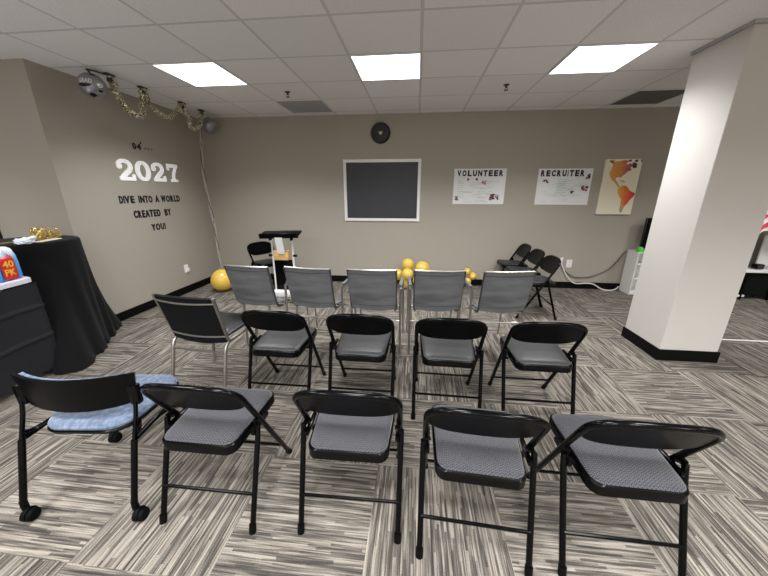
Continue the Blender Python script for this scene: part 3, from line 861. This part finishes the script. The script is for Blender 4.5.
t = thing('wall_clock', 'round black wall clock above the framed black board', 'clock', (-.572, YB, 2.316))
MC = wall_matrix((1, 0, 0), (0, 0, 1), (0, -1, 0))
obj('rim', lathe([(.118, 0), (.146, 0), (.148, .02), (.138, .035), (.122, .032), (.116, .02)], 40, M=MC), M_clockrim, t)
obj('face', lathe([(0, 0), (.118, 0), (.118, .015), (0, .015)], 40, M=MC), M_clockface, t)
bm = new()
for k in range(12):
    a = 2*PI*k/12
    bx_ = fit_bm(text_mesh(str(12 if k == 0 else k), .03, .0006, .0005), -.009*len(str(12 if k == 0 else k)), .009*len(str(12 if k == 0 else k)), -.011, .011)
    for v in bx_.verts: v.co = MC @ Vector((v.co.x+.095*math.sin(a), v.co.y+.095*math.cos(a), .0158+v.co.z))
    me_ = D.meshes.new('tmp'); bx_.to_mesh(me_); bx_.free(); bm.from_mesh(me_); D.meshes.remove(me_)
obj('numerals', bm, M_clockrim, t, False)
def hand(a, l, w_):
    bm = prism([(-w_, -.02), (w_, -.02), (w_*.6, l), (-w_*.6, l)], .018, .020)
    for v in bm.verts: v.co = MC @ (Matrix.Rotation(-a, 4, 'Z') @ v.co)
    return bm
obj('hour_hand', hand(R(-57), .050, .007), M_cream, t, False)
obj('minute_hand', hand(R(58), .085, .005), M_cream, t, False)
obj('hub', lathe([(0, .017), (.024, .017), (.022, .022), (0, .022)], 20, M=MC), M_cream, t)

def poster(label, word, x0, x1, z0, z1, pics, greens, seed):
    t = thing('poster', label, 'poster', ((x0+x1)/2, YB, (z0+z1)/2), 0, 'handmade white posters on the back wall')
    w_, h_ = x1-x0, z1-z0
    obj('sheet', sheet(lambda u, v: Vector(((u-.5)*w_, -.004-.003*math.sin(u*6)*math.sin(v*4), (v-.5)*h_)), 10, 8, .002), M_paper, t, False)
    def put(bm):
        for v in bm.verts: v.co = M_BACK @ v.co; v.co.y -= .0095
        return bm
    bm = new(); n = len(word); xa = -w_*.455 if word[0] == 'V' else -w_*.465; xb = w_*.45 if word[0] == 'V' else w_*.36
    wd = {'I': .35}; tot = sum(wd.get(c, 1.) for c in word); unit = (xb-xa)/tot; x = xa
    for c in word:
        k = wd.get(c, 1.)*unit
        l = fit_bm(text_mesh(c, .1, .001, .0055), x+.010, x+k-.008, h_*.5-.108, h_*.5-.022)
        me_ = D.meshes.new('tmp'); l.to_mesh(me_); l.free(); bm.from_mesh(me_); D.meshes.remove(me_); x += k
    obj('heading', put(bm), M_ink, t, False)
    rnd = random.Random(seed)
    for nm, m, lst in (('green_writing', M_green_ink, greens), ('grey_writing', M_grey_ink, None)):
        bm = new()
        if lst is None:
            lst = [(rnd.uniform(-.44, .2), rnd.uniform(-.44, .22), rnd.uniform(.08, .22)) for _ in range(34)]
        for (ux, uz, ul) in lst:
            pts = []; x_ = ux*w_; 
            while x_ < min((ux+ul), .47)*w_:
                pts.append((x_, uz*h_+rnd.uniform(-.006, .006), 0)); x_ += .009
            if len(pts) > 2: stroke(bm, pts, .004, 0, .0006)
        obj(nm, put(bm), m, t, False)
    for (ux, uz, uw, uh, m) in pics:
        bm = new()
        for q in range(9):
            a = 2*PI*rnd.random(); cx, cz = ux*w_+rnd.uniform(-.5, .5)*uw*.62, uz*h_+rnd.uniform(-.5, .5)*uh*.55
            add_prism(bm, [(cx+uw*.17*math.cos(2*PI*k/7+a)*(.6+.6*rnd.random()), cz+uh*.14*math.sin(2*PI*k/7+a)*(.6+.6*rnd.random())) for k in range(7)], 0, .001+.0002*q)
        obj('picture_sticker', put(bm), m, t, False)
vg = [(-.42, .30-.055*k, .12) for k in range(12)]
poster('white VOLUNTEER poster, left of the two handmade posters', 'VOLUNTEER', .545, 1.307, 1.302, 1.812,
       [(-.22, .20, .05, .06, M_maroon), (-.06, .21, .05, .06, M_maroon), (.09, .09, .08, .10, M_brownp), (-.42, -.33, .07, .10, M_maroon), (.27, -.27, .10, .13, M_maroon), (.36, -.30, .06, .11, M_maroon), (.24, -.33, .06, .08, M_maroon)],
       vg+[(.02, -.04, .2), (-.28, -.15, .2), (.1, -.2, .12)], 11)
rg = [(-.13, .2-.05*k, .2) for k in range(7)]+[(-.16, -.14, .16), (-.14, -.17, .14), (.25, .1, .2), (.3, .06, .15), (.05, .02, .3)]
poster('white RECRUITER poster, right of the two handmade posters', 'RECRUITER', 1.761, 2.516, 1.298, 1.806,
       [(-.36, .17, .08, .05, M_maroon), (-.32, .14, .06, .05, M_ink), (.18, -.14, .08, .06, M_maroon), (.39, -.05, .12, .12, M_maroon), (.37, -.02, .07, .08, M_brownp), (.44, .30, .05, .12, M_ink), (.41, .22, .04, .08, M_maroon)],
       rg, 23)

t = thing('map_canvas', 'cream canvas with a watercolour map of the Americas on the back wall', 'picture', (2.893, YB, 1.544))
mw, mh = .482, .762
obj('canvas', box((0, -.015, 0), (mw, .03, mh), .004, 1), M_canvas, t, False)
def mp(px):
    out = []
    for x, y in px:
        v = (y-65)/463; u = (x-(130-90*v))/300
        out.append(((max(.0, min(1., u))-.5)*mw*.97, (.5-max(0., min(1., v)))*mh*.985))
    return out
def mappoly(polys):
    bm = new()
    for p in polys:
        q = [Vector((a, b, .001)) for a, b in mp(p)]
        vs = [bm.verts.new(v) for v in q]
        for tri in tessellate_polygon([q]): bm.faces.new([vs[i] for i in tri])
    for v in bm.verts: v.co = M_BACK @ v.co; v.co.y -= .0305
    return bm
NA = [(145, 78), (165, 68), (200, 66), (182, 100), (172, 135), (152, 175), (156, 208), (170, 232), (192, 250), (212, 272), (232, 295), (240, 290), (228, 270), (218, 250), (205, 236), (206, 218), (225, 210), (243, 212), (252, 216), (262, 200), (288, 182), (304, 165), (340, 152), (330, 134), (348, 112), (330, 96), (304, 108), (296, 96), (318, 78), (280, 70), (230, 80), (205, 82)]
SA = [(232, 300), (255, 285), (290, 280), (315, 300), (330, 325), (375, 345), (370, 365), (350, 385), (335, 400), (320, 420), (305, 440), (290, 455), (280, 470), (270, 490), (265, 510), (250, 515), (240, 495), (245, 470), (250, 440), (255, 400), (240, 375), (225, 345), (222, 320)]
obj('north_america', mappoly([NA, [(245, 235), (268, 240), (285, 250), (280, 256), (262, 248), (245, 243)]]), M_northmap, t, False)
obj('south_america', mappoly([SA]), M_southmap, t, False)
obj('arctic_islands', mappoly([[(340, 112), (360, 90), (385, 100), (380, 135), (355, 138), (345, 125)], [(310, 72), (340, 66), (336, 82), (315, 84)], [(365, 72), (393, 66), (388, 86), (370, 88)], [(415, 66), (432, 66), (428, 95), (418, 82)], [(345, 96), (356, 84), (352, 104)]]), M_darkmap, t, False)

def outlet(label, loc, MW, plug=False):
    t = thing('wall_outlet', label, 'outlet', loc, 0, 'white wall outlets')
    bm = new(); add_prism(bm, rrect(-.04, .04, -.062, .062, .008, 3), 0, .006)
    for v in bm.verts: v.co = MW @ v.co
    obj('cover_plate', bm, M_plate, t, False)
    for s in (-1, 1):
        bm = new(); add_prism(bm, rrect(-.017, .017, s*.026-.016, s*.026+.016, .012, 4), .006, .009)
        for x in (-.007, .007): add_box(bm, (x, s*.026+.003, .0092), (.0025, .009, .001))
        for v in bm.verts: v.co = MW @ v.co
        obj('socket', bm, M_lightframe if not plug else M_plate, t, False)
    if plug:
        bm = box((.01, -.02, .02), (.05, .055, .03), .006)
        for v in bm.verts: v.co = MW @ v.co
        tag(obj('plug_adapter', bm, M_plate, None, True, loc=loc), 'white plug-in adapter in the left wall outlet', 'adapter')
outlet('white outlet low on the back wall, right of the three folding chairs', (2.415, YB, .403), M_BACK)
outlet('white outlet low on the left wall, below the lettering', (XL, 4.216, .362), M_LEFT, True)

# ------------------------------------------------------------------ decorations in the left corner
def foil_ball(label, c, r, words):
    t = thing('foil_balloon', label, 'balloon', c, R(0), 'silver foil balloons under the ceiling')
    bm = new(); add_ball(bm, (0, 0, 0), r, 32, 20)
    for v in bm.verts:
        a = math.atan2(v.co.y, v.co.x)
        if abs(v.co.z) < r*.5: v.co *= 1-.015*abs(math.sin(a*8))
    body = obj('foil_body', bm, M_foil, t)
    def wrap(bm2, lon0, lat0, k=1.012):
        for v in bm2.verts:
            lo = lon0+v.co.x/r; la = lat0+v.co.y/r
            v.co = Vector((math.cos(la)*math.cos(lo), math.cos(la)*math.sin(lo), math.sin(la)))*r*(k+v.co.z)
        return bm2
    for lon, lat, w_, h_ in () if not words else ((-1.35, -.16, .50, .13), (-.2, -.50, .22, .10), (-.95, -1.0, .42, .22), (-.5, .85, .4, .12)):
        bm2 = new()
        n = 18; m_ = 4
        c0 = bm2.verts.new((0, 0, 0)); prev = [c0]*n
        for q in range(1, m_+1):
            ring = [bm2.verts.new((w_*r*q/m_*math.cos(2*PI*k/n)*(1+.15*math.sin(3*2*PI*k/n)), h_*r*q/m_*math.sin(2*PI*k/n), 0)) for k in range(n)]
            for k in range(n):
                if q == 1: bm2.faces.new((c0, ring[k], ring[(k+1) % n]))
                else: bm2.faces.new((prev[k], ring[k], ring[(k+1) % n], prev[(k+1) % n]))
            prev = ring
        obj('dark_patch', wrap(bm2, lon, lat, 1.006), M_foildark, t, True)
    if words:
        x = 0; n = len(words)
        bm2 = fit_bm(text_mesh(words, .1, .004, .002), -r*.56, r*.40, -r*.17, r*.17)
        obj('lettering', wrap(bm2, -1.15, .18, 1.01), M_foiltext, t, False)
        bm2 = fit_bm(text_mesh('O', .1, .004, .002), -r*.2, r*.2, -r*.14, r*.14)
        obj('lettering', wrap(bm2, -.25, -.08, 1.01), M_foiltext, t, False)
    obj('neck', tube([(0, 0, r*.98), (0, 0, r*1.12)], [r*.1, r*.06], 8), M_foildark, t)
foil_ball('silver and black foil balloon with white lettering, hanging left of the garland', (-3.10, 3.052, 2.425), .108, 'GRAD')
foil_ball('small silver foil balloon hanging at the right end of the garland', (-3.08, 4.74, 2.408), .105, '')

XG = -3.05
gar = [(3.211, 2.559), (3.228, 2.502), (3.236, 2.45), (3.27, 2.367), (3.332, 2.287), (3.412, 2.261), (3.506, 2.27), (3.537, 2.354), (3.558, 2.461), (3.599, 2.550), (3.62, 2.487), (3.647, 2.433), (3.775, 2.356), (3.915, 2.342), (4.058, 2.431), (4.183, 2.552), (4.219, 2.491), (4.274, 2.405), (4.281, 2.30), (4.36, 2.300), (4.469, 2.368), (4.558, 2.543)]
path = curve([(XG, y, z) for y, z in gar], 10)
t = thing('tinsel_garland', 'gold and silver tinsel garland swagged along the ceiling over the left wall', 'garland', (0, 0, 0))
bm = new(); rnd = random.Random(9)
for i, p in enumerate(path):
    for k in range(15):
        d = Vector((rnd.gauss(0, 1), rnd.gauss(0, 1), rnd.gauss(0, 1))).normalized()
        c = p+d*rnd.uniform(.004, .036); u = d.orthogonal().normalized(); w_ = d.cross(u); s = rnd.uniform(.007, .016)
        a = rnd.uniform(0, PI); u, w_ = u*math.cos(a)+w_*math.sin(a), w_*math.cos(a)-u*math.sin(a)
        u = (u+d*rnd.uniform(-.8, .8)).normalized()
        f_ = [c-u*s-w_*s*.6, c+u*s-w_*s*.6, c+u*s*.7+w_*s*.6, c-u*s*.7+w_*s*.6]
        bm.faces.new([bm.verts.new(q) for q in f_])
obj('tinsel', bm, M_tinsel, t, False)
for y in (3.205, 3.590, 4.185, 4.565):
    bm = box((XG, y, ZC-.008), (.05, .09, .016), .004); add_tube(bm, [(XG, y, ZC-.01), (XG, y+.012, ZC-.04), (XG, y, ZC-.055), (XG, y-.01, ZC-.04)], .007, 6)
    add_ball(bm, (XG, y, ZC-.05), .028, 10, 6)
    obj('hook', bm, M_hook, t)
o = obj('hanging_string', tube(curve([(-3.10, 3.052, 2.546), (-3.13, 3.06, 2.566), (-3.10, 3.11, 2.566), (-3.06, 3.205, 2.56)], 8), .006, 6), M_hook)
tag(o, 'short dark cord tying the lettered foil balloon to the ceiling', 'cord')
t = thing('ribbon_strand', 'long silver ribbon strand hanging from the garland to the gold ball balloon', 'ribbon', (0, 0, 0))
sp = [(-3.06, 4.565, 2.50), (-3.09, 4.53, 2.25), (-3.10, 4.47, 1.78), (-3.08, 4.46, 1.36), (-3.05, 4.46, .99), (-3.0, 4.38, .60), (-2.95, 4.30, .345)]
c_ = curve(sp, 14)
for ph, m, nm in ((0, M_ribbon, 'ribbon'), (2.1, M_ribbondark, 'ribbon'), (4.2, M_ribbon, 'ribbon')):
    pts = [p+Vector((math.cos(i*.35+ph)*.012, math.sin(i*.35+ph)*.012, 0)) for i, p in enumerate(c_)]
    obj(nm, tube(pts, .0055, 6), m, t)

GBAL = 'gold balloons on the floor along the back wall'
def balloon(c, r, label, sz=1.08, group=GBAL, tilt=(0, 0)):
    t = thing('gold_balloon', label, 'balloon', c, 0, group)
    t.rotation_euler = (tilt[0], tilt[1], 0)
    bm = new(); prof = []
    for k in range(19):
        a = -PI/2+PI*k/18; z = math.sin(a)
        rr = math.cos(a)*(1+.06*z); prof.append((max(0, r*rr) if 0 < k < 18 else 0, r*z*(sz if z > 0 else sz*1.06)))
    add_lathe(bm, prof, 28)
    obj('balloon_skin', bm, M_gold, t)
    obj('knot', lathe([(0, -r*sz*1.04), (r*.07, -r*sz*1.05), (r*.05, -r*sz*1.08), (r*.10, -r*sz*1.14), (0, -r*sz*1.12)], 10), M_gold, t)
balloon((-2.95, 4.30, .172), .166, 'large gold ball balloon on the floor in the left corner under the ribbon', .99, None)
D.objects['gold_balloon'].rotation_euler = (PI, 0, 0)
balloon((-.115, 4.82, .37), .096, 'gold balloon at the top of the cluster between the middle chairs', 1.05, tilt=(.2, .1))
balloon((-.112, 4.63, .262), .092, 'round gold balloon in front, just below the top of the cluster', 1.0, tilt=(.3, 0))
balloon((.115, 4.82, .31), .118, 'broad gold balloon on the right of the cluster', 1.0, tilt=(.5, .4))
balloon((-.165, 4.74, .084), .080, 'gold balloon at the bottom of the cluster resting on the floor', 1.0, tilt=(1.4, .2))
balloon((-.268, 4.79, .21), .088, 'gold balloon on the left of the cluster behind a chair arm', 1.0, tilt=(.7, -1.))
balloon((.06, 4.87, .098), .096, 'gold balloon low behind the others in the cluster', 1.0, tilt=(.7, 1.))
GSB = 'small gold balloons in the right-hand cluster'
for (x, z, r, l) in ((.83, .265, .055, 'small gold balloon at the top of the right-hand cluster'), (.925, .195, .06, 'small gold balloon on the right of the right-hand cluster'), (.752, .185, .055, 'small gold balloon on the left of the right-hand cluster'), (.85, .105, .055, 'small gold balloon low in the right-hand cluster'), (.735, .06, .056, 'small gold balloon on the floor at the right-hand cluster')):
    balloon((x, 4.88, z), r, l, 1.0, GSB, (.5, x*3))

# ------------------------------------------------------------------ lectern
LX, LY = -1.895, 4.20
t = thing('lectern', 'white tubular lectern with a black slanted desk in front of the back wall', 'lectern', (LX, LY, 0))
Mt = Matrix.Translation((0.01, -.03, .915)) @ Matrix.Rotation(R(13), 4, 'X') @ Matrix.Rotation(R(-2), 4, 'Y')
bm = box((0, 0, 0), (.56, .17, .035), .008, 2, Mt); add_box(bm, (0, -.085, .0), (.56, .03, .07), .006, 1, Mt)
obj('desk', bm, M_black_plastic, t)
for s in (-1, 1):
    p = obj('post', tube([(s*.150, 0, .06), (s*.150, 0, .88)], .014, 10), M_white, t)
    obj('clamp_knob', box((s*.155, -.02, .845), (.035, .05, .05), .008), M_black_plastic, t)
    obj('side_knob', tube([(s*.15, 0, .60), (s*.205, 0, .60)], [.016, .02], 10), M_black_plastic, t)
obj('front_panel', box((.0, -.005, .31), (.272, .012, .46), .003), M_black_plastic, t)
bm = new()
add_box(bm, (0, 0, .045), (.34, .22, .085), .012); 
obj('base', bm, M_white, t)
o = thing('paper_sheet', 'white paper hanging down from the black lectern desk', 'paper', (LX, LY, 0))
obj('sheet', sheet(lambda u, v: Vector((.015+(u-.5)*.105, -.088-.05*v, .64+.235*v)), 6, 8, .002), M_paper, o)
t = thing('wooden_box', 'light wooden box between the white posts of the lectern', 'box', (LX, LY, .545))
bm = box((.0, -.035, .062), (.205, .08, .125), .006)
obj('box_body', bm, M_wood, t); obj('lid', box((0, -.035, .129), (.21, .085, .012), .003), M_wood, t)

# ------------------------------------------------------------------ right-hand side
t = thing('cube_shelf', 'white open shelf unit on the floor by the pillar', 'shelf', (3.215, 4.765, 0))
SW, SD, SH = .75, .24, .645
obj('side_panel', box((.009, SD/2, SH/2), (.018, SD, SH), .002, 1), M_white, t, False)
obj('side_panel', box((SW-.009, SD/2, SH/2), (.018, SD, SH), .002, 1), M_white, t, False)
obj('top_panel', box((SW/2, SD/2, SH-.009), (SW-.036, SD, .018), .002, 1), M_white, t, False)
obj('bottom_panel', box((SW/2, SD/2, .03), (SW-.036, SD, .05), .002, 1), M_white, t, False)
obj('back_panel', box((SW/2, SD-.004, SH/2), (SW-.036, .008, SH-.08), .0), M_white, t, False)
for z in (.24, .46): obj('shelf_board', box((SW/2, SD/2, z), (SW-.036, SD-.02, .016), .002, 1), M_white, t, False)
t = thing('television', 'black flat-screen television standing on the white shelf unit', 'television', (3.30, 4.90, SH))
obj('screen', box((.45, .0, .26), (.9, .035, .44), .006), M_tv, t); obj('stand', box((.45, 0, .025), (.30, .16, .05), .01), M_black_plastic, t)
obj('bezel', box((.45, -.019, .26), (.88, .004, .42)), M_black_plastic, t, False)
t = thing('green_ornament', 'small rounded bright green ornament on top of the white shelf unit', 'ornament', (3.265, 4.83, SH))
obj('body', lathe([(0, 0), (.04, 0), (.044, .03), (.036, .055), (.018, .07), (0, .072)], 18), M_greenp, t)
obj('foot', lathe([(0, 0), (.05, 0), (.05, .008), (0, .008)], 18), M_greenp, t)

o = obj('white_power_cord', tube(curve([(2.275, 5.012, .43), (2.30, 4.985, .37), (2.36, 4.985, .26), (2.445, 4.985, .148), (2.55, 4.99, .092), (2.70, 4.99, .10), (2.806, 4.975, .09), (2.93, 4.955, .02), (3.017, 4.94, .008), (3.10, 4.955, .012), (3.16, 4.975, .03), (3.195, 4.995, .06)], 8), .010, 8), M_cordw)
tag(o, 'white power cord drooping along the baseboard from the plug to the white shelf', 'cord')
o = obj('grey_power_cord', tube(curve([(2.285, 5.018, .40), (2.36, 5.015, .294), (2.493, 5.015, .20), (2.62, 5.015, .185), (2.772, 5.015, .205), (2.982, 5.015, .31), (3.08, 5.015, .42), (3.15, 5.015, .54), (3.195, 5.015, .62)], 8), .007, 8), M_cordg)
tag(o, 'grey cable sagging across the back wall towards the white shelf', 'cord')
bm = box((2.275, 5.008, .445), (.05, .036, .075), .008); add_box(bm, (2.285, 5.0, .49), (.03, .03, .03), .006)
o = obj('power_plug', bm, M_plate); tag(o, 'white power plug on the back wall above the nearest dark folding chair', 'plug')

o = obj('floor_tape', box((3.45, 3.262, .002), (1.2, .022, .004)), M_tape, None, False); tag(o, 'thin white tape line on the carpet right of the pillar', 'tape')
t = thing('low_bench', 'low black bench table with a white top beyond the pillar at the right edge', 'table', (4.94, 4.80, 0))
obj('bench_top', box((.15, .0, .415), (1.0, .22, .035), .006), M_white, t)
obj('drape', box((.15, .01, .225), (.96, .16, .35), .01), M_cloth, t)
for x in (-.28, .08, .58):
    for y in (-.09, .09): obj('leg', tube([(x, y, .41), (x, y*1.05, 0)], .018, 8), M_black_metal, t)
obj('lower_rail', box((-.28, -.09, .055), (.10, .03, .03), .004), M_white, t)
t = thing('whiteboard', 'white board standing on the low black bench at the right edge', 'board', (4.90, 4.86, .44))
obj('board_face', box((.18, .02, .23), (.38, .03, .46), .006), M_white, t); obj('board_foot', box((.18, .02, .015), (.30, .10, .03), .005), M_greyleg, t)
t = thing('small_speaker', 'small dark device on the low black bench beside the white board', 'speaker', (4.83, 4.78, .44))
obj('body', box((0, 0, .035), (.10, .08, .07), .012), M_black_plastic, t); obj('grille', box((0, -.042, .035), (.08, .004, .05), .001, 1), M_hook, t)
t = thing('flag_stand', 'pole on a round base at the right edge holding the striped flag', 'flagpole', (5.03, 4.52, 0))
obj('pole', tube([(0, 0, .02), (0, 0, 2.3)], .014, 10), M_wood, t); obj('base', lathe([(0, 0), (.14, 0), (.14, .02), (.04, .05), (0, .05)], 24), M_goldfoil, t)
def flagf(u, v):
    x = -.44+.44*u
    return Vector((x, .035*math.sin(u*13+v*3)+.10*(1-u), .95+.02*math.sin(u*9)+.10*u+(1.0-.12*(1-u))*v))
bm = sheet(flagf, 36, 30, .003)
uv = bm.loops.layers.uv.new('UVMap')
for f_ in bm.faces:
    for l in f_.loops:
        x, z = l.vert.co.x+.44, l.vert.co.z-.95
        l[uv].uv = (.45+x, (z-.95*x)*1.05+.25 if z-.95*x < .2 else .4+(z-.95*x-.2)*.2)
o = obj('flag', bm, M_flag, None, True, loc=(4.99, 4.52, 0)); tag(o, 'red and white striped flag hanging at the right edge of the photo', 'flag')

# ------------------------------------------------------------------ camera, world, colour
f_px, pitch, yaw, roll = 307.69, .2969, .1028, .0014
F = Vector((-math.sin(yaw)*math.cos(pitch), math.cos(yaw)*math.cos(pitch), -math.sin(pitch)))
Rv = Vector((math.cos(yaw), math.sin(yaw), 0)); U = Rv.cross(F)
Rv, U = Rv*math.cos(roll)+U*math.sin(roll), U*math.cos(roll)-Rv*math.sin(roll)
cam = D.cameras.new('camera'); cam.sensor_width = 36; cam.lens = f_px*36/768; cam.clip_start = .05
co = D.objects.new('camera', cam); col.objects.link(co)
m = Matrix.Identity(4)
for k in range(3): m[k][0] = Rv[k]; m[k][1] = U[k]; m[k][2] = -F[k]
m[2][3] = 1.45
co.matrix_world = m
sc = bpy.context.scene; sc.camera = co
w = D.worlds.new('world'); sc.world = w; w.use_nodes = True
w.node_tree.nodes['Background'].inputs[0].default_value = (.5, .5, .5, 1); w.node_tree.nodes['Background'].inputs[1].default_value = .1
sc.view_settings.view_transform = 'Standard'; sc.view_settings.look = 'None'; sc.view_settings.exposure = .12; sc.view_settings.gamma = 1.0
